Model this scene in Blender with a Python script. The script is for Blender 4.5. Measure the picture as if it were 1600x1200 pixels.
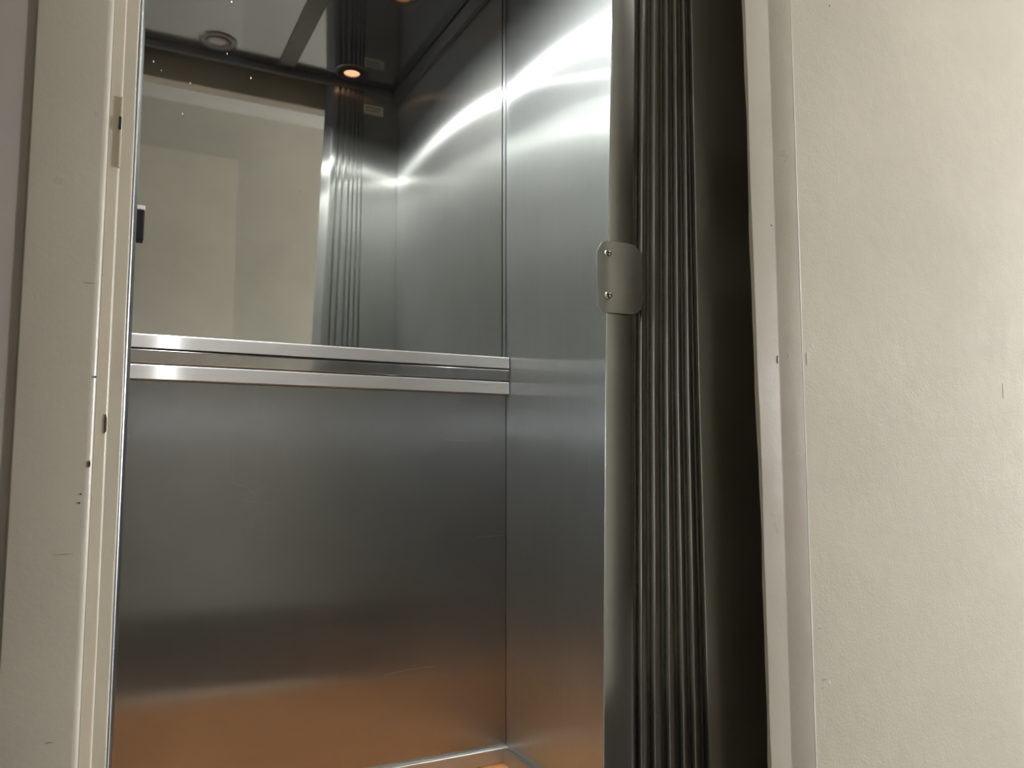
import bpy, bmesh, math, random
from mathutils import Vector, Matrix
random.seed(7)
for o in list(bpy.data.objects): bpy.data.objects.remove(o)
scene = bpy.context.scene
C = scene.collection
U = 1.9              # metres from the camera to the back wall of the lift car
CAMZ = 0.40 * U      # camera height above the floor
def Zr(k): return CAMZ + k * U      # height given relative to the camera, in units of U

# ------------------------------------------------------------------ camera, world, large lights, exposure
cam_d = bpy.data.cameras.new('camera'); cam = bpy.data.objects.new('camera', cam_d); C.objects.link(cam)
cam_d.sensor_width = 36; cam_d.lens = 36 * 1260 / 1600; cam_d.clip_start = .01
cam.location = (0, 0, CAMZ)
cam.rotation_euler = (math.radians(90 + 5.372), math.radians(0.0), math.radians(-27.388))
scene.camera = cam
world = bpy.data.worlds.new('world'); scene.world = world; world.use_nodes = True
world.node_tree.nodes['Background'].inputs[0].default_value = (.9, .92, 1, 1)
world.node_tree.nodes['Background'].inputs[1].default_value = 0.004
def area(name, loc, rot, size, power, col, spread=math.pi):
    l = bpy.data.lights.new(name, 'AREA'); l.shape = 'DISK'; l.size = size; l.energy = power; l.color = col; l.spread = spread
    o = bpy.data.objects.new(name, l); C.objects.link(o); o.location = loc; o.rotation_euler = rot
    return o
# unseen corridor light to the right, placed and lowered to suit the wall brightness
def point_light(name, loc, power, col, radius):
    l = bpy.data.lights.new(name, 'POINT'); l.shadow_soft_size = radius; l.energy = power; l.color = col
    o = bpy.data.objects.new(name, l); C.objects.link(o); o.location = loc
    return o
point_light('unseen_corridor_light', (2.10 * U, -.22 * U, Zr(.17)), 222, (.94, .985, 1.10), .13)
vs = scene.view_settings
vs.view_transform = 'Standard'; vs.look = 'None'; vs.gamma = 1; vs.use_curve_mapping = False; vs.exposure = 1.1
scene.cycles.max_bounces = 12; scene.cycles.glossy_bounces = 8; scene.cycles.diffuse_bounces = 4
scene.cycles.sample_clamp_indirect = 30.0; scene.cycles.blur_glossy = 0.0

# ------------------------------------------------------------------ materials
def newmat(name):
    m = bpy.data.materials.new(name); m.use_nodes = True
    nt = m.node_tree; return m, nt, nt.nodes['Principled BSDF']
def N(nt, t, **kw):
    n = nt.nodes.new(t)
    for k, v in kw.items(): setattr(n, k, v)
    return n
def lin(r, g, b):
    f = lambda c: (c / 255 / 12.92) if c / 255 < .04045 else ((c / 255 + .055) / 1.055) ** 2.4
    return (f(r), f(g), f(b), 1)
def obj_coords(nt, scale):
    g = N(nt, 'ShaderNodeNewGeometry'); mp = N(nt, 'ShaderNodeMapping'); mp.inputs['Scale'].default_value = scale
    nt.links.new(g.outputs['Position'], mp.inputs['Vector']); return mp.outputs[0]
def noise(nt, vec, scale, detail=3, rough=.5):
    n = N(nt, 'ShaderNodeTexNoise'); n.inputs['Scale'].default_value = scale
    n.inputs['Detail'].default_value = detail; n.inputs['Roughness'].default_value = rough
    nt.links.new(vec, n.inputs['Vector']); return n.outputs['Fac']
def ramp(nt, fac, a, b, lo=.3, hi=.7):
    r = N(nt, 'ShaderNodeMapRange'); r.inputs['From Min'].default_value = lo; r.inputs['From Max'].default_value = hi
    r.inputs['To Min'].default_value = a; r.inputs['To Max'].default_value = b
    nt.links.new(fac, r.inputs['Value']); return r.outputs[0]
def bump(nt, b, fac, strength, dist):
    n = N(nt, 'ShaderNodeBump'); n.inputs['Strength'].default_value = strength; n.inputs['Distance'].default_value = dist
    nt.links.new(fac, n.inputs['Height']); nt.links.new(n.outputs[0], b.inputs['Normal'])

def brushed(name, col, along, across, grain, wide=.35, second=None, var=.06, gscale=None):
    """brushed stainless steel; grain = world direction of the brush lines; along / across = GGX widths along and across the grain"""
    m, nt, b = newmat(name)
    out = [n for n in nt.nodes if n.type == 'OUTPUT_MATERIAL'][0]; nt.nodes.remove(b)
    lobes = []
    for al, ac in ((along, across), second or (along * 6 if along > .0101 else .15, max(across, .35))):
        gl = N(nt, 'ShaderNodeBsdfAnisotropic'); gl.distribution = 'GGX'; lobes.append(gl)
        gl.inputs['Roughness'].default_value = math.sqrt(math.sqrt(al * ac)); gl.inputs['Anisotropy'].default_value = 1 - math.sqrt(al / ac)
    mixl = N(nt, 'ShaderNodeMixShader'); mixl.inputs[0].default_value = wide
    nt.links.new(lobes[0].outputs[0], mixl.inputs[1]); nt.links.new(lobes[1].outputs[0], mixl.inputs[2])
    tn = N(nt, 'ShaderNodeCombineXYZ')
    for k in range(3): tn.inputs[k].default_value = grain[k]
    for gl in lobes: nt.links.new(tn.outputs[0], gl.inputs['Tangent'])
    if gscale is None:
        gscale = (900, 900, 6) if grain[2] else (6, 900, 900)
    fine = noise(nt, obj_coords(nt, gscale), 1, 2)
    big = noise(nt, obj_coords(nt, (3, 3, 3)), 1, 4)
    add = N(nt, 'ShaderNodeMath', operation='MULTIPLY_ADD'); nt.links.new(ramp(nt, fine, -1, 1), add.inputs[0])
    add.inputs[1].default_value = var * .6; nt.links.new(ramp(nt, big, 1 - var, 1 + var), add.inputs[2])
    mul = N(nt, 'ShaderNodeVectorMath', operation='SCALE'); mul.inputs[0].default_value = col[:3]
    nt.links.new(add.outputs[0], mul.inputs['Scale']); [nt.links.new(mul.outputs[0], gl.inputs['Color']) for gl in lobes]
    nt.links.new(mixl.outputs[0], out.inputs['Surface'])
    return m
def plain(name, col, rough=.5, metal=0., **kw):
    m, nt, b = newmat(name)
    v = noise(nt, obj_coords(nt, (1, 1, 1)), 40, 3)
    mul = N(nt, 'ShaderNodeVectorMath', operation='SCALE'); mul.inputs[0].default_value = col[:3]
    nt.links.new(ramp(nt, v, .94, 1.06), mul.inputs['Scale']); nt.links.new(mul.outputs[0], b.inputs['Base Color'])
    b.inputs['Roughness'].default_value = rough; b.inputs['Metallic'].default_value = metal
    for k, x in kw.items(): b.inputs[k].default_value = x
    return m
def paint(name, col, rough, bstr=.25, dirt=.06, spec=.5):
    m, nt, b = newmat(name); b.inputs['Specular IOR Level'].default_value = spec
    co = obj_coords(nt, (1, 1, 1))
    peel = noise(nt, co, 260, 3, .55); mid = noise(nt, co, 34, 4, .6); big = noise(nt, co, 3.2, 4, .6)
    mixh = N(nt, 'ShaderNodeMath', operation='MULTIPLY_ADD'); nt.links.new(mid, mixh.inputs[0]); mixh.inputs[1].default_value = 2.0
    nt.links.new(peel, mixh.inputs[2])
    bump(nt, b, mixh.outputs[0], bstr, .0012)
    mul = N(nt, 'ShaderNodeVectorMath', operation='SCALE'); mul.inputs[0].default_value = col[:3]
    nt.links.new(ramp(nt, big, 1 - dirt, 1 + dirt), mul.inputs['Scale']); nt.links.new(mul.outputs[0], b.inputs['Base Color'])
    nt.links.new(ramp(nt, mid, rough * .85, rough * 1.2), b.inputs['Roughness'])
    return m
def emit(name, col, s):
    m, nt, b = newmat(name); b.inputs['Base Color'].default_value = (*col, 1)
    b.inputs['Emission Color'].default_value = (*col, 1); b.inputs['Emission Strength'].default_value = s
    b.inputs['Roughness'].default_value = .2
    return m

VZ = (0, 0, 1); HX = (1, 0, 0)
M = {}
M['steel_wall'] = brushed('brushed_steel_wall', (.55, .56, .55), .010, .30, VZ, .42, (.125, .35))
M['steel_back'] = brushed('brushed_steel_back', (.41, .40, .39), .0102, .22, VZ, .10)
M['steel_door'] = brushed('brushed_steel_door', (.50, .50, .485), .010, .30, VZ, .5)
M['steel_rail'] = brushed('satin_rail', (.64, .615, .607), .018, .60, HX, .78, (.30, .50))
M['post'] = plain('satin_post', (.33, .33, .32, 1), .30, 1.)
M['sill'] = plain('worn_aluminium_sill', (.62, .58, .50, 1), .5, .5)
M['door_outer'] = brushed('dark_satin_door_face', (.46, .455, .43), .018, .07, VZ, .0)
M['rail_polished'] = plain('polished_rail_inset', (.55, .53, .52, 1), .10, 1.)
M['steel_trim'] = plain('dull_steel_trim', (.27, .27, .275, 1), .45, 1.)
M['skirting'] = brushed('skirting_steel', (.62, .60, .57), .03, .2, HX)
M['skirting_side'] = brushed('skirting_steel_side', (.62, .60, .57), .03, .2, (0, 1, 0), gscale=(900, 6, 900))
M['plate'] = plain('satin_plate', (.50, .49, .46, 1), .42, 1.)
M['screw'] = plain('bright_screw', (.80, .78, .75, 1), .14, 1.)
M['black'] = plain('black_plastic', (.008, .008, .009, 1), .4)
M['slot'] = plain('screw_slot', (.015, .012, .012, 1), .6)
M['gap'] = plain('dark_joint', (.006, .006, .006, 1), .8)
M['white_metal'] = plain('pale_cap', (.75, .74, .72, 1), .3)
M['label'] = plain('pale_label', (.72, .76, .66, 1), .5)
M['ink'] = plain('label_ink', (.16, .17, .15, 1), .6)
M['cream'] = paint('cream_gloss_paint', lin(188, 179, 159), .32, .12)
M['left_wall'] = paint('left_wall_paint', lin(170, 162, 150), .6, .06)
M['edge_highlight'] = plain('edge_highlight_white', lin(246, 240, 226), .4)  # near-white colour for the painted highlight on the wall edge
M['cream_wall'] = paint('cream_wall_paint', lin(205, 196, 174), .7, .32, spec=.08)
M['hall'] = paint('corridor_wall_paint', lin(196, 195, 187), .6, .08)
M['hall_pale'] = paint('corridor_pale_tone', lin(212, 210, 201), .55, .05)
M['hall_ceiling'] = paint('corridor_ceiling_paint', lin(182, 178, 168), .7, .1)
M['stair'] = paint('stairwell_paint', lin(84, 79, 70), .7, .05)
M['hall_floor'] = plain('corridor_floor_dark', lin(46, 40, 34), .45)
M['chip'] = plain('bare_chip', lin(62, 52, 38), .8)
M['chip_pale'] = plain('scuffed_paint', lin(160, 148, 126), .6)
M['scratch'] = plain('scratch_bright', (.34, .34, .33, 1), .5, 1.)
M['dust'] = plain('dust', (.11, .11, .10, 1), .8)
M['shaft'] = plain('shaft_dark', lin(38, 36, 34), .9)
M['lens_warm'] = emit('warm_lens', (1., .56, .32), .65)
M['lens_dim'] = emit('dim_lens', (1., .50, .25), .10)
M['lens_cool'] = emit('cool_lens', (.96, .98, 1.), 6.)
M['lens_off'] = plain('frosted_lens', (.52, .47, .44, 1), .35)
M['fitting'] = plain('downlight_ring', (.34, .32, .31, 1), .30, 1.)
M['fitting_dark'] = plain('downlight_well', (.03, .03, .03, 1), .4, .6)
# mirror, a little wavy and smudged
m, nt, b = newmat('mirror_steel'); b.inputs['Metallic'].default_value = 1
co = obj_coords(nt, (1, 1, 1)); sm = noise(nt, co, 6, 5, .65)
b.inputs['Base Color'].default_value = (.72, .72, .69, 1)
nt.links.new(ramp(nt, sm, .015, .05), b.inputs['Roughness']); M['mirror'] = m
# polished ceiling, smudged
m, nt, b = newmat('polished_ceiling'); b.inputs['Metallic'].default_value = 1
co = obj_coords(nt, (1, 1, 1)); sm = noise(nt, co, 9, 6, .7)
b.inputs['Base Color'].default_value = (.55, .56, .60, 1)
nt.links.new(ramp(nt, sm, .05, .13), b.inputs['Roughness']); M['ceiling'] = m
# orange-brown vinyl floor
m, nt, b = newmat('vinyl_floor'); co = obj_coords(nt, (1, 1, 1)); sp = noise(nt, co, 300, 2); bg = noise(nt, co, 8, 4)
mx = N(nt, 'ShaderNodeMix', data_type='RGBA'); nt.links.new(ramp(nt, sp, 0, 1, .4, .6), mx.inputs['Factor'])
mx.inputs['A'].default_value = lin(146, 98, 58); mx.inputs['B'].default_value = lin(166, 114, 70)
nt.links.new(mx.outputs['Result'], b.inputs['Base Color']); nt.links.new(ramp(nt, bg, .35, .5), b.inputs['Roughness']); M['floor'] = m

# ------------------------------------------------------------------ mesh helpers
def link(name, me, mat, parent=None, smooth=False):
    o = bpy.data.objects.new(name, me); C.objects.link(o)
    if mat: me.materials.append(M[mat])
    if parent: o.parent = parent
    if smooth:
        for p in me.polygons: p.use_smooth = True
    return o
def tag(o, label, cat, group=None, kind=None):
    o['label'] = label; o['category'] = cat
    if group: o['group'] = group
    if kind: o['kind'] = kind
    return o
def struct(o, label, cat): return tag(o, label, cat, None, 'structure')
def from_bm(name, bm, mat, parent=None, smooth=False):
    bmesh.ops.recalc_face_normals(bm, faces=bm.faces)
    me = bpy.data.meshes.new(name); bm.to_mesh(me); bm.free()
    return link(name, me, mat, parent, smooth)
def add_box(bm, x0, x1, y0, y1, z0, z1, bev=0, seg=2):
    r = bmesh.ops.create_cube(bm, size=1)
    for v in r['verts']:
        v.co = Vector((x0 + (v.co.x + .5) * (x1 - x0), y0 + (v.co.y + .5) * (y1 - y0), z0 + (v.co.z + .5) * (z1 - z0)))
    if bev:
        es = list({e for v in r['verts'] for e in v.link_edges})
        bmesh.ops.bevel(bm, geom=es, offset=bev, segments=seg, affect='EDGES', profile=.5)
def box(name, x0, x1, y0, y1, z0, z1, mat, parent=None, bev=0, seg=2):
    bm = bmesh.new(); add_box(bm, x0, x1, y0, y1, z0, z1, bev, seg); return from_bm(name, bm, mat, parent)
def loft(name, prof, zs, mat, parent=None, closed=True, smooth_angle=None):
    """stack of plan profiles prof(z) -> [(x,y)...] joined along z"""
    bm = bmesh.new(); rows = []
    for z in zs: rows.append([bm.verts.new((x, y, z)) for x, y in prof(z)])
    n = len(rows[0])
    for a, b_ in zip(rows, rows[1:]):
        for i in range(n if closed else n - 1):
            j = (i + 1) % n; bm.faces.new((a[i], a[j], b_[j], b_[i]))
    if closed:
        bm.faces.new(rows[0][::-1]); bm.faces.new(rows[-1])
    o = from_bm(name, bm, mat, parent)
    if smooth_angle is not None:
        for p in o.data.polygons: p.use_smooth = True
        o.data.set_sharp_from_angle(angle=math.radians(smooth_angle))
    return o
def lathe(name, prof, mat, parent=None, seg=40, axis_down=False, at=(0, 0, 0)):
    bm = bmesh.new(); rings = []
    for r, z in prof:
        rings.append([bm.verts.new((r * math.cos(2 * math.pi * i / seg), r * math.sin(2 * math.pi * i / seg), z)) for i in range(seg)]
                     if r > 1e-6 else [bm.verts.new((0, 0, z))])
    for a, b_ in zip(rings, rings[1:]):
        for i in range(seg):
            j = (i + 1) % seg
            if len(a) == 1: bm.faces.new((a[0], b_[i], b_[j]))
            elif len(b_) == 1: bm.faces.new((a[i], a[j], b_[0]))
            else: bm.faces.new((a[i], a[j], b_[j], b_[i]))
    o = from_bm(name, bm, mat, parent, True); o.location = at
    o.data.set_sharp_from_angle(angle=math.radians(40))
    return o
def rounded(pts, r, seg=4):
    """round the corners of a plan polygon; r may be a dict of per-corner radii"""
    out = []; n = len(pts)
    for i in range(n):
        p0, p, p2 = Vector(pts[i - 1]), Vector(pts[i]), Vector(pts[(i + 1) % n])
        rr = r.get(i, 0) if isinstance(r, dict) else r
        if rr <= 0: out.append(tuple(p)); continue
        a = (p0 - p); b_ = (p2 - p); rr = min(rr, a.length * .49, b_.length * .49)
        A = p + a.normalized() * rr; B = p + b_.normalized() * rr
        for k in range(seg + 1):
            t = k / seg; out.append(tuple((1 - t) ** 2 * A + 2 * t * (1 - t) * p + t * t * B))
    return out

# ------------------------------------------------------------------ key positions
XR = .509 * U; XL = -.02 * U; YB = U; YIN = .525 * U; YOUT = .512 * U
ZC = Zr(.7285); ZH = Zr(.972)           # car ceiling, corridor ceiling
YW = .434 * U; YF1 = .455 * U; YF2 = .472 * U    # corridor wall face, frame rebate face, back of frame
YOPP = -.30 * U; YWR = .4535 * U
HX0, HX1 = -1.3 * U, 2.9 * U

# ------------------------------------------------------------------ lift car shell
struct(box('floor', XL - .03, .56 * U, YIN - .028, YB + .03, -.06, 0, 'floor'), 'orange-brown vinyl floor of the lift car', 'floor')
struct(box('wall_right', XR, XR + .03, YIN + .002, YB + .03, 0.0, ZC + .05, 'steel_wall'),
       'brushed steel side wall of the lift car with bright curved glare', 'wall')
struct(box('wall_left', XL - .03, XL, YIN + .002, YB + .03, 0.0, ZC + .05, 'steel_wall'),
       'brushed steel side wall of the lift car hidden behind the left frame', 'wall')
wb = struct(box('wall_back', XL, XR - .0016, YB, YB + .03, 0.0, Zr(.0915) + .012, 'steel_back'),
            'dull brushed steel lower panel of the lift back wall below the rails', 'wall')
box('corner_joint', XR - .0017, XR, YB + .002, YB + .03, 0.0, ZC + .04, 'gap', wb)

# ceiling: two polished panels, satin strip between, edge trims
ce = struct(box('ceiling', XL - .03, XR + .03, YIN - .02, YB + .03, ZC + .012, ZC + .05, 'shaft'), 'polished dark metal ceiling of the lift car', 'ceiling')
BX0, BX1 = .2725 * U, .3035 * U
cy0, cy1 = .5225 * U + .010, YB + .02
box('ceiling_panel', XL + .02, BX0, cy0, cy1, ZC, ZC + .012, 'ceiling', ce, .0008, 1)
box('ceiling_panel', BX1, .4985 * U, cy0, cy1, ZC, ZC + .012, 'ceiling', ce, .0008, 1)
box('satin_strip', BX0 + .0006, BX1 - .0006, cy0, cy1, ZC - .0015, ZC + .012, 'steel_trim', ce, .0006, 1)['label'] = 'matt grey strip between the ceiling panels'
struct(box('trim_1', .4985 * U + .004, XR, YIN + .003, YB, Zr(.7005), ZC + .012, 'steel_trim', None, .002), 'dark metal edge trim along the top of the lift right wall', 'trim')
struct(box('trim_2', XL, XR - .0, YOUT + .006, YIN + .001, Zr(.7165), ZC + .008, 'steel_trim', None, .002), 'dark metal edge trim across the top of the lift doorway', 'trim')
struct(box('trim_3', XL, XL + .016, YIN + .003, YB, Zr(.7005), ZC + .012, 'steel_trim', None, .002), 'dark metal edge trim along the top of the lift left wall', 'trim')

# skirting
struct(box('baseboard_back', XL, XR, YB - .016, YB, .0, .0365, 'skirting', None, .0022, 3), 'thin bright steel skirting strip along the lift back wall', 'skirting')
struct(box('baseboard_right', XR - .016, XR, YIN + .004, YB - .0165, .0, .0365, 'skirting_side', None, .0022, 3), 'thin steel skirting strip along the lift right wall', 'skirting')
struct(box('baseboard_left', XL, XL + .016, YIN + .004, YB - .0165, .0, .0365, 'skirting_side', None, .0022, 3), 'thin steel skirting strip along the lift left wall', 'skirting')

# mirror on the upper back wall, with the slim upright at its right edge
mx1 = .5022 * U
mi = tag(box('mirror', XL, mx1, YB + .0005, YB + .006, Zr(.0915) + .013, ZC - .001, 'mirror', None, .0006, 1),
         'large smudged mirror filling the upper back wall above the rails', 'mirror')
struct(box('trim_4', mx1 + .0030, XR - .0016, YB - .0005, YB + .02, Zr(.143), ZC - .001, 'steel_wall', None, .0015, 2),
       'slim steel upright between the mirror and the right wall', 'trim')
box('edge_joint', mx1, mx1 + .0030, YB + .003, YB + .02, Zr(.143), ZC - .001, 'gap', mi)

# handrail of three bars
hr = bpy.data.objects.new('handrail', None); C.objects.link(hr); hr.location = (0, 0, 0)
tag(hr, 'horizontal steel handrail of stacked flat bars across the back wall', 'handrail')
def bar(name, k0, k1, front, mat):
    s = (YB - front) / U
    z0, z1 = CAMZ + k0 * U * s, CAMZ + k1 * U * s
    c = .0034; n = 6
    prof = [(YB - front, z0 + .0008)]
    prof += [(YB - front + c - c * math.cos(k / n * math.pi / 2), z1 - c + c * math.sin(k / n * math.pi / 2)) for k in range(n + 1)]
    prof += [(YB - .0002, z1), (YB - .0002, z0), (YB - front + .0008, z0)]
    bm = bmesh.new(); rows = []; q = len(prof)
    for x in (XL + .001, XR - .0022): rows.append([bm.verts.new((x, y, z)) for y, z in prof])
    for i in range(q):
        j = (i + 1) % q; bm.faces.new((rows[0][i], rows[0][j], rows[1][j], rows[1][i]))
    bm.faces.new(rows[0]); bm.faces.new(rows[1][::-1])
    return from_bm(name, bm, mat, hr)
bar('upper_bar', .1272, .1432, .022, 'steel_rail')
bar('middle_bar', .1098, .1255, .0222, 'rail_polished')['label'] = 'mirror-bright middle bar'
bar('lower_bar', .0915, .1085, .022, 'steel_rail')

# ------------------------------------------------------------------ car door panel with beads (both faces)
ZK = [-.40, -.206, .059, .352, .73]
EDGE = [.3375, .3411, .3463, .3566, .3690]
LN = [[.3715, .3737, .3779, .3850, .3950], [.3846, .3866, .3904, .3970, .4055], [.3990, .4007, .4038, .4104, .4165],
      [.4130, .4139, .4146, .4193, .4245], [.4250, .4253, .4252, .4289, .4320], [.4392, .4387, .4368, .4372, .4385]]
def interp(tab, z):
    k = (z - CAMZ) / U
    for i in range(len(ZK) - 1):
        if k <= ZK[i + 1] or i == len(ZK) - 2:
            t = (k - ZK[i]) / (ZK[i + 1] - ZK[i]); return U * (tab[i] + t * (tab[i + 1] - tab[i]))
def edge(z): return interp(EDGE, z)
def line(i, z): return interp(LN[i], z)
ZS = [.004] + [Zr(k) for k in (-.3, -.206, -.07, .059, .2, .352, .5, .62)] + [Zr(.7160)]
DP = .0108
d1 = loft('door_1', lambda z: [(edge(z) + .012, YOUT + DP), (line(5, z), YOUT + DP), (line(5, z) + .0012, YOUT + .0008), (line(5, z) + .003, YOUT), (.585 * U, YOUT),
                               (.585 * U, YIN - .0005), (line(5, z) + .003, YIN - .0005), (line(5, z), YIN - DP), (edge(z) + .022, YIN - DP)], ZS, 'steel_door', None, True, 25)
struct(d1, 'brushed steel lift door panel with upright ribs beside its leading edge', 'door')
def strip_prof(z):
    e = edge(z); x0 = line(0, z); ei = e + .024
    p = [(e + .0015, YOUT + .0045), (e, YOUT + .0025), (e + .001, YOUT + .0007), (e + .0035, YOUT)]
    a, b_ = x0 - .017, x0 - .0012
    for k in range(0, 7):
        t = k / 6; p.append((a + (b_ - a) * math.sin(t * math.pi / 2), YOUT + DP * (1 - math.cos(t * math.pi / 2))))
    p.append((b_, YIN - DP))
    for k in range(6, -1, -1):
        t = k / 6; p.append((a + .004 + (b_ - a - .004) * math.sin(t * math.pi / 2), YIN - DP * (1 - math.cos(t * math.pi / 2))))
    p += [(ei + .003, YIN), (ei, YIN - .001), (ei - .002, YIN - .003)]
    return p
loft('leading_strip', strip_prof, ZS, 'steel_door', d1, True, 35)
def bead(i, side):
    def prof(z):
        a, b_ = line(i, z), line(i + 1, z)
        y0 = YOUT if side < 0 else YIN
        sg = 1 if side < 0 else -1
        p = []
        n = 20
        for k in range(n + 1):
            t = k / n
            if t < .15: h = math.sin(t / .15 * math.pi / 2)
            else:
                q = (t - .15) / .85; h = math.sqrt(max(0, 1 - q ** 1.9))
            p.append((a + (b_ - a) * t * .985, y0 + sg * (DP + .0004 - h * DP)))
        p += [(b_ - (b_ - a) * .1, y0 + sg * (DP + .0012)), (a + (b_ - a) * .1, y0 + sg * (DP + .0012))]
        return p
    return loft('rib', prof, ZS, 'door_outer' if side < 0 else 'steel_door', d1, True, 40)
for s in (-1, 1):
    for i in range(5): bead(i, s)

# pull plate, bowed, wrapped round the leading edge, two screws
def pull_plate():
    x0, x1 = .3420 * U, .3816 * U; z0, z1 = Zr(.1130), Zr(.1693); zm = (z0 + z1) / 2; hh = (z1 - z0) / 2
    nu, nv = 18, 14; rc = .025
    bm = bmesh.new(); lay = []
    for off in (0, .0014):
        g = []
        for i in range(nu + 1):
            u = i / nu; x = x0 + (x1 - x0) * (1 - (1 - u) ** 1.25)
            d = x - (x1 - rc)
            hz = hh if d < 0 else hh - rc + math.sqrt(max(0, rc * rc - d * d))
            dl = (x0 + .012) - x
            if dl > .004: hz = min(hz, hh - .014 * ((dl - .004) / .008) ** 2.2)
            bow = .0048 * math.sin(math.pi * min(1, max(0, (x - x0 - .008) / (x1 - x0 - .008))))
            wrap = .0 if dl <= 0 else .010 * (dl / .012) ** 1.4
            row = []
            for j in range(nv + 1):
                v = -1 + 2 * j / nv
                y = YOUT - .0022 - bow * (1 - .35 * v * v) + wrap + off
                row.append(bm.verts.new((x, y, zm + v * hz)))
            g.append(row)
        lay.append(g)
    A, B = lay
    for i in range(nu):
        for j in range(nv):
            bm.faces.new((A[i][j], A[i + 1][j], A[i + 1][j + 1], A[i][j + 1])); bm.faces.new((B[i][j], B[i][j + 1], B[i + 1][j + 1], B[i + 1][j]))
    for i in range(nu):
        for j in (0, nv): bm.faces.new((A[i][j], A[i + 1][j], B[i + 1][j], B[i][j]))
    for j in range(nv):
        for i in (0, nu): bm.faces.new((A[i][j], A[i][j + 1], B[i][j + 1], B[i][j]))
    bmesh.ops.remove_doubles(bm, verts=bm.verts, dist=1e-5)
    o = from_bm('pull_plate', bm, 'plate', d1, True); o.data.set_sharp_from_angle(angle=math.radians(40))
    o['label'] = 'satin metal pull plate held by two screws'
    for kz in (.1592, .1263):
        s = lathe('screw', [(.0058, -.001), (.0058, .0012), (.0050, .0030), (.0034, .0042), (.0015, .0048), (0, .005)], 'screw', o, 24)
        s.location = (.3478 * U, YOUT - .0042, Zr(kz)); s.rotation_euler = (math.radians(90), 0, math.radians(-28))
        bm = bmesh.new(); add_box(bm, -.0030, .0030, -.0007, .0007, .0030, .00515); add_box(bm, -.0007, .0007, -.0030, .0030, .0030, .00515)
        sl = from_bm('screw_slot', bm, 'slot', o); sl.location = s.location; sl.rotation_euler = s.rotation_euler
    return o
pull_plate()
for o in (d1, bpy.data.objects['leading_strip']):
    o.data.materials.append(M['door_outer'])
    for p in o.data.polygons:
        if p.center.y < YOUT + .0115 and p.normal.y < .3: p.material_index = 1

# small data label near the top of the door panel, inside face
lb = tag(box('data_label', .4395 * U, .4790 * U, YIN - .0004, YIN + .0008, Zr(.6715), Zr(.6905), 'label', None, .0002, 1),
         'small pale data label high on the inside of the ribbed door panel', 'label')
for k, (a, b_) in enumerate(((.443, .474), (.443, .469))):
    box('printed_line', a * U, b_ * U, YIN + .0008, YIN + .0011, Zr(.6838 - .006 * k), Zr(.6858 - .006 * k), 'ink', lb)

# left front post of the car, sill
struct(loft('wall_front', lambda z: rounded([(XL - .03, .478 * U), (.0143 * U, .478 * U), (.0162 * U, .484 * U), (.0166 * U, YIN), (XL - .03, YIN)], {1: .003, 2: .003, 3: .002}), [.0, Zr(.716)], 'post', None, True, 30),
       'narrow steel front post of the lift car beside the left frame', 'wall')
struct(box('trim_5', -.05 * U, .60 * U, YF2 - .01, YIN - .0285, -.03, -.0005, 'sill', None, .001), 'steel door sill at the lift threshold', 'sill')

# latch block peeping out beside the left frame
la = bpy.data.objects.new('door_latch', None); C.objects.link(la); la.location = (.018 * U, .5 * U, Zr(.124))
tag(la, 'small black latch block with a pale top beside the left frame', 'latch')
def latch_part(n, x0, x1, y0, y1, z0, z1, mat, bev):
    o = box(n, x0 - la.location.x, x1 - la.location.x, y0 - la.location.y, y1 - la.location.y, z0 - la.location.z, z1 - la.location.z, mat, None, bev); o.parent = la; return o
latch_part('body', .0160 * U, .0203 * U, .490 * U, .500 * U, Zr(.1235), Zr(.1405), 'black', .0012)
latch_part('cap', .0160 * U, .0205 * U, .490 * U, .5005 * U, Zr(.1407), Zr(.1432), 'white_metal', .0008)

# ------------------------------------------------------------------ landing: walls, frame, corridor
def fl(pts, name, label, cat, mat, z0, z1, r, parent=None, seg=5):
    o = loft(name, lambda z: rounded(pts, r, seg), [z0, z1], mat, parent, True, 35)
    if not parent: struct(o, label, cat)
    return o
ZHEAD = Zr(.6847); ZHEAD2 = ZHEAD + .022 * U
# right frame: rebate + wall corner
TX0 = .4495 * U
def wav(z, a, s): return a * (math.sin(z * 9.1 + s) + .6 * math.sin(z * 23.7 + 2 * s) + .4 * math.sin(z * 51 + s * 3))
zz = [i * (ZHEAD) / 60 for i in range(61)]
zz0 = zz
tr = loft('trim_6', lambda z: rounded([((.4516 - .0095 * z / U) * U + wav(z, .0008, 1), .4565 * U), (.4700 * U, .4565 * U), (.4815 * U, .4541 * U), (.4922 * U, .45355 * U), (.4930 * U, .4546 * U), (.60 * U, .4546 * U), (.60 * U, YF2), (.4640 * U, YF2), ((.4508 - .0095 * z / U) * U + wav(z, .0012, 2), .4585 * U)],
                                      {0: .0015, 1: .002}, 4), zz, 'cream', None, True, 35)
struct(tr, 'cream gloss painted right lift door frame with worn edges', 'door frame')
wr = loft('wall_landing_right', lambda z: rounded([(.4925 * U, YWR), (HX1, YWR), (HX1, .4545 * U), (.4923 * U, .4545 * U)], {0: .0010}, 4), [0, ZH], 'cream_wall', None, True, 35)
struct(wr, 'smooth cream painted wall to the right of the lift doorway', 'wall')
ridge = loft('edge_highlight_strip', lambda z: [(.4918 * U + wav(z, .00012, 1), YWR + .0004), (.4918 * U + .0003 + wav(z, .00012, 1), YWR - .00015), (.4918 * U + .0020 + wav(z, .0003, 4), YWR - .0003), (.4918 * U + .0024 + wav(z, .0003, 4), YWR + .0004)], zz, 'edge_highlight', wr)  # raised white strip puts the corner's highlight line into the colour
ridge['label'] = 'thin white strip painted as the lit edge of the wall'
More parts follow.
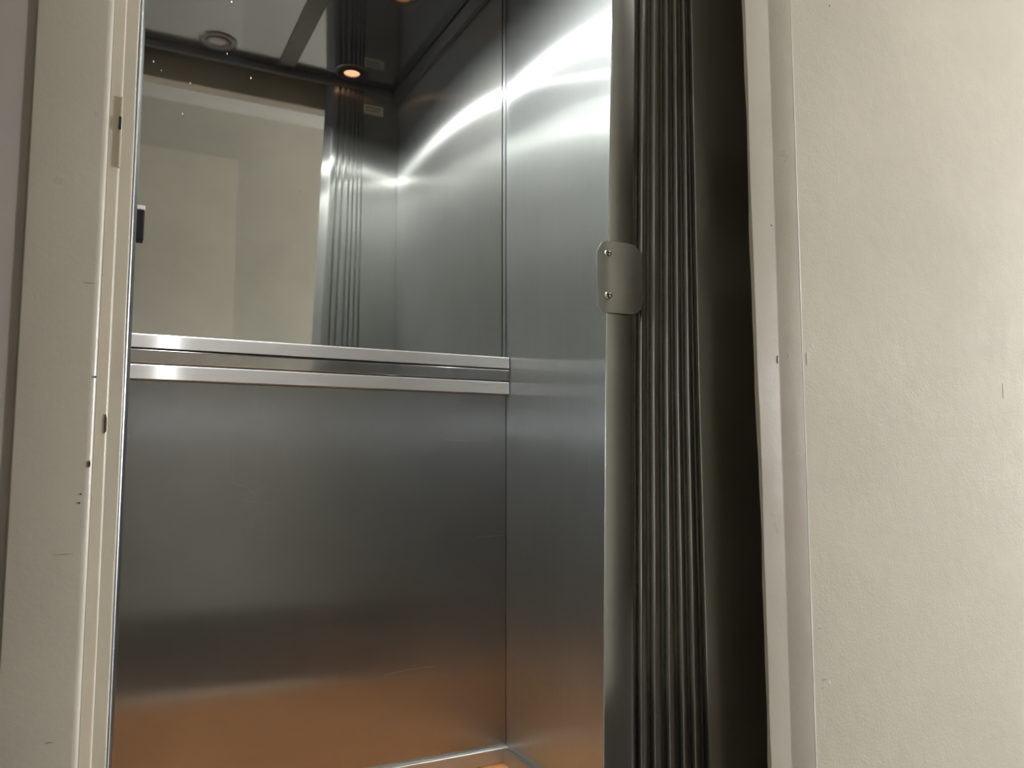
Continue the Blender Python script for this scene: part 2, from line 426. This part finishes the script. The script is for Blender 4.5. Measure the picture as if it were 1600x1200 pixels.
# left frame: wall, casing, two small steps
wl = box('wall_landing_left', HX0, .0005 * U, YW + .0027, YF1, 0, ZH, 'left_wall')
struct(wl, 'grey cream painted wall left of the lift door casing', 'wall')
tl = loft('trim_7', lambda z: rounded([(-.0330 * U, YW + .0032), (-.0330 * U, YW), (.0006 * U, YW), (.0006 * U, YF1 - .004), (.0057 * U + wav(z, .0003, 3), YF1 - .004), (.0060 * U, YF1), (.0124 * U + wav(z, .0003, 1), YF1), (.0126 * U, YF2), (-.033 * U, YF2), (-.033 * U, YF1 + .0005), (.0001 * U, YF1 + .0005), (.0001 * U, YW + .0032)],
                                      {1: .006, 2: .007, 4: .002, 6: .002}, 5), zz, 'cream', None, True, 35)
struct(tl, 'cream gloss painted left lift door casing with small chips', 'door frame')
# head
hd = box('wall_landing_top', .0005 * U, .4920 * U, YWR, YF1 - .0002, ZHEAD2, ZH, 'cream_wall'); struct(hd, 'cream wall above the lift doorway', 'wall')
th = box('trim_8', .0 * U, .4800 * U, .4405 * U, YF2, ZHEAD + .0005, ZH, 'cream', None, .003); struct(th, 'cream painted head of the lift door frame', 'door frame')
# shaft sides so that no light leaks around the car
struct(box('wall_shaft_right', .60 * U, .62 * U, YF2, YB + .05, -.06, ZH, 'shaft'), 'dark lift shaft wall right of the car', 'wall')
struct(box('wall_shaft_left', -.10 * U, -.085 * U, YF2, YB + .05, -.06, ZH, 'shaft'), 'dark lift shaft wall left of the car', 'wall')
struct(box('wall_shaft_back', -.10 * U, .62 * U, YB + .06, YB + .08, -.06, ZH, 'shaft'), 'dark lift shaft wall behind the car', 'wall')
# corridor
struct(box('floor', HX0, HX1, YOPP, YF2 - .011, -.05, -.001, 'hall_floor'), 'dark corridor floor in front of the lift', 'floor')
struct(box('ceiling', HX0, HX1, YOPP, YF2, ZH, ZH + .04, 'hall_ceiling'), 'pale corridor ceiling seen in the mirror', 'ceiling')
OX0, OX1, OY = .70 * U, 2.0 * U, -1.5 * U      # dark stairwell opening in the opposite wall, right of what the mirror shows
struct(box('wall_corridor', HX0, OX0, YOPP - .04, YOPP, -.05, ZH + .04, 'hall'), 'cream corridor wall opposite the lift seen in the mirror', 'wall')
struct(box('wall_corridor_far', OX1, HX1, YOPP - .04, YOPP, -.05, ZH + .04, 'hall'), 'cream corridor wall beyond the stairwell opening', 'wall')
struct(box('wall_stairwell_left', OX0 - .04, OX0, OY, YOPP - .04, -.05, ZH, 'stair'), 'dark stairwell side wall nearest the lift', 'wall')
struct(box('wall_stairwell_right', OX1, OX1 + .04, OY, YOPP - .04, -.05, ZH, 'stair'), 'dark stairwell side wall furthest from the lift', 'wall')
struct(box('wall_stairwell_back', OX0 - .04, OX1 + .04, OY - .04, OY, -.05, ZH, 'stair'), 'dark stairwell end wall', 'wall')
struct(box('ceiling', OX0 - .04, OX1 + .04, OY, YOPP, ZH, ZH + .04, 'stair'), 'dark stairwell ceiling', 'ceiling')
struct(box('floor', OX0 - .04, OX1 + .04, OY, YOPP, -.05, -.001, 'hall_floor'), 'dark stairwell floor', 'floor')
struct(box('wall_corridor_left', HX0 - .04, HX0, YOPP, YF2, -.05, ZH, 'hall'), 'cream end wall of the corridor to the left', 'wall')
struct(box('wall_corridor_right', HX1, HX1 + .04, YOPP, YF2, -.05, ZH, 'hall'), 'cream end wall of the corridor to the right', 'wall')
struct(box('pale_rectangle', -.20 * U, .326 * U, YOPP, YOPP + .002, 0, Zr(.837), 'hall_pale', None, .0006), 'paler rectangle on the corridor wall seen in the mirror', 'door')  # thin paler rectangle laid on the corridor wall

# ------------------------------------------------------------------ details on the paint
def flat_patch(name, pts, normal_axis, at, mat, parent, depth=.0005):
    """thin irregular flake; pts are (a,z) offsets in metres on a wall facing -Y (or X)"""
    bm = bmesh.new(); f = []; bk = []
    for a, z in pts:
        f.append(bm.verts.new((at[0] + a, at[1] - depth, at[2] + z))); bk.append(bm.verts.new((at[0] + a, at[1] + depth, at[2] + z)))
    bm.faces.new(f); n = len(f)
    for i in range(n): bm.faces.new((f[i], bk[i], bk[(i + 1) % n], f[(i + 1) % n]))
    return from_bm(name, bm, mat, parent)
def blob(w, h, n=9):
    return [(w * math.cos(2 * math.pi * i / n) * random.uniform(.6, 1.1), h * math.sin(2 * math.pi * i / n) * random.uniform(.75, 1.1)) for i in range(n)]
# camera rays are only used here to read positions of the chips from the photograph
def on_plane(px, py, Y):
    d = cam.rotation_euler.to_matrix() @ Vector(((px - 800) / 1260, (600 - py) / 1260, -1)); k = Y / d.y
    return (d.x * k, Y, CAMZ + d.z * k)
for px, py, w, h, mat in ((164, 662, .0022, .0118, 'chip'), (139, 442, .006, .0006, 'chip_pale'), (149, 589, .0012, .0012, 'chip'), (140, 725, .0012, .0035, 'chip'), (126, 772, .001, .001, 'chip'), (124, 786, .001, .001, 'chip'),
                          (100, 866, .010, .0006, 'chip_pale'), (78, 1160, .004, .0010, 'chip_pale')):
    Y = YF1 - .004 if px > 150 else YW
    flat_patch('paint_chip', blob(w * .9, h * .9), 1, on_plane(px, py, Y), mat, tl)
for px, py, w, h, mat in ((1205, 352, .001, .001, 'chip'), (1215, 562, .0009, .006, 'chip_pale'), (1231, 556, .0007, .004, 'chip_pale'), (1258, 1189, .001, .0016, 'chip')):
    flat_patch('paint_chip', blob(w, h), 1, on_plane(px, py, (.4565 if px < 1220 else .4552) * U), mat, tr, .0009)
for px, py, w, h, mat in ((1296, 9, .0012, .0012, 'chip'), (1268, 540, .0012, .003, 'white_metal'), (1567, 612, .0006, .014, 'chip_pale'), (1260, 560, .0009, .010, 'chip_pale'),
                          (1288, 1062, .006, .0012, 'chip_pale'), (1296, 1066, .003, .002, 'white_metal'), (1285, 1075, .003, .0008, 'chip_pale'), (1281, 982, .003, .001, 'chip_pale'), (1508, 88, .0012, .001, 'white_metal')):
    flat_patch('paint_chip', blob(w, h), 1, on_plane(px, py, YWR), mat, wr)
# painted-over strike slot on the left frame
a = on_plane(190, 152, YF1 - .004); b_ = on_plane(184, 262, YF1 - .004)
lip = box('strike_lip', .0050 * U, .0062 * U, YF1 - .0062, YF1 - .0005, b_[2], a[2], 'cream', tl, .0008)
s0 = on_plane(188, 186, YF1); s1 = on_plane(188, 206, YF1)
box('strike_slot', .0046 * U, .0058 * U, YF1 - .0068, YF1 - .001, s1[2], s0[2], 'gap', tl)

# dust specks on the mirror
for px, py, w in ((240, 96, .0016), (297, 130, .0014), (392, 122, .0022), (355, 84, .0015), (285, 178, .0015), (362, 3, .0020), (252, 110, .001), (510, 574, .0016), (470, 300, .0009), (330, 210, .0009)):
    flat_patch('dust_speck', blob(w, w * 1.6), 1, on_plane(px, py, YB + .0005), 'dust', mi, .0002)
# scratches on the steel
def scratch(parent, plane, pts, w=.0006):
    bm = bmesh.new()
    P = []
    for px, py in pts:
        if plane == 'back': x, y, z = on_plane(px, py, YB); P.append(Vector((x, YB - .0002, z)))
        else:
            d = cam.rotation_euler.to_matrix() @ Vector(((px - 800) / 1260, (600 - py) / 1260, -1)); k = XR / d.x
            P.append(Vector((XR - .0002, d.y * k, CAMZ + d.z * k)))
    nrm = Vector((0, -1, 0)) if plane == 'back' else Vector((-1, 0, 0))
    v = []
    for i, p in enumerate(P):
        t = (P[min(i + 1, len(P) - 1)] - P[max(i - 1, 0)]).normalized(); s = t.cross(nrm) * w * .5
        v.append((bm.verts.new(p + s), bm.verts.new(p - s)))
    for q, r in zip(v, v[1:]): bm.faces.new((q[0], q[1], r[1], r[0]))
    return from_bm('scratch', bm, 'scratch', parent)
bk = bpy.data.objects['wall_back']; rw = bpy.data.objects['wall_right']
for pts in ([(694, 687), (725, 689), (764, 690)], [(282, 640), (290, 641)], [(360, 752), (385, 762), (400, 775), (380, 783), (410, 786), (432, 788)], [(372, 775), (395, 768), (420, 758)],
            [(745, 840), (790, 836)], [(425, 634), (445, 641)], [(600, 1055), (640, 1046), (680, 1041)]):
    scratch(bk, 'back', pts, .0003)
for pts in ([(918, 478), (935, 492)], [(905, 500), (930, 520)], [(912, 640), (935, 665)], [(920, 530), (921, 533)], [(895, 40), (895, 50)], [(912, 32), (913, 46)], [(920, 55), (921, 72)], [(941, 6), (941, 24)]):
    scratch(rw, 'right', pts, .0003)

# ------------------------------------------------------------------ downlights in the car ceiling
def downlight(x, y, lens, label, power=0, col=(1, 1, 1), z=ZC):
    r = bpy.data.objects.new('downlight', None); C.objects.link(r); r.location = (x, y, z)
    tag(r, label, 'ceiling light', 'downlights in the lift ceiling')
    lathe('rim', [(.060, -.0002), (.0595, -.003), (.055, -.0048), (.044, -.0050), (.041, -.0040), (.041, -.0002)], 'fitting', r, 48)
    lathe('well', [(.0415, -.0012), (.034, -.0016), (.0335, -.0002)], 'fitting_dark', r, 48)
    g = lathe('tilt_ring', [(.0375, -.0005), (.0372, -.0062), (.034, -.0075), (.0285, -.0062), (.0280, -.0015)], 'fitting', r, 48)
    lathe('lens', [(.0285, -.0022), (.020, -.0036), (0, -.0042)], lens, r, 32)
    if power:
        l = area('downlight_bulb', (x, y, z - .0095), (0, 0, 0), .036, power, col, math.radians(156))
    return r
downlight(.1150 * U, .85 * U, 'lens_cool', 'brightly lit cool white downlight nearest the mirror on the left', 11.0, (.96, 1., .98))
downlight(.4035 * U, .5650 * U, 'lens_warm', 'glowing warm downlight reflected above the ribbed panel')
downlight(.4030 * U, .8500 * U, 'lens_dim', 'dim downlight near the mirror on the right, cut by the top of the photo')
downlight(.1635 * U, .5700 * U, 'lens_off', 'unlit grey downlight reflected at the upper left of the mirror')
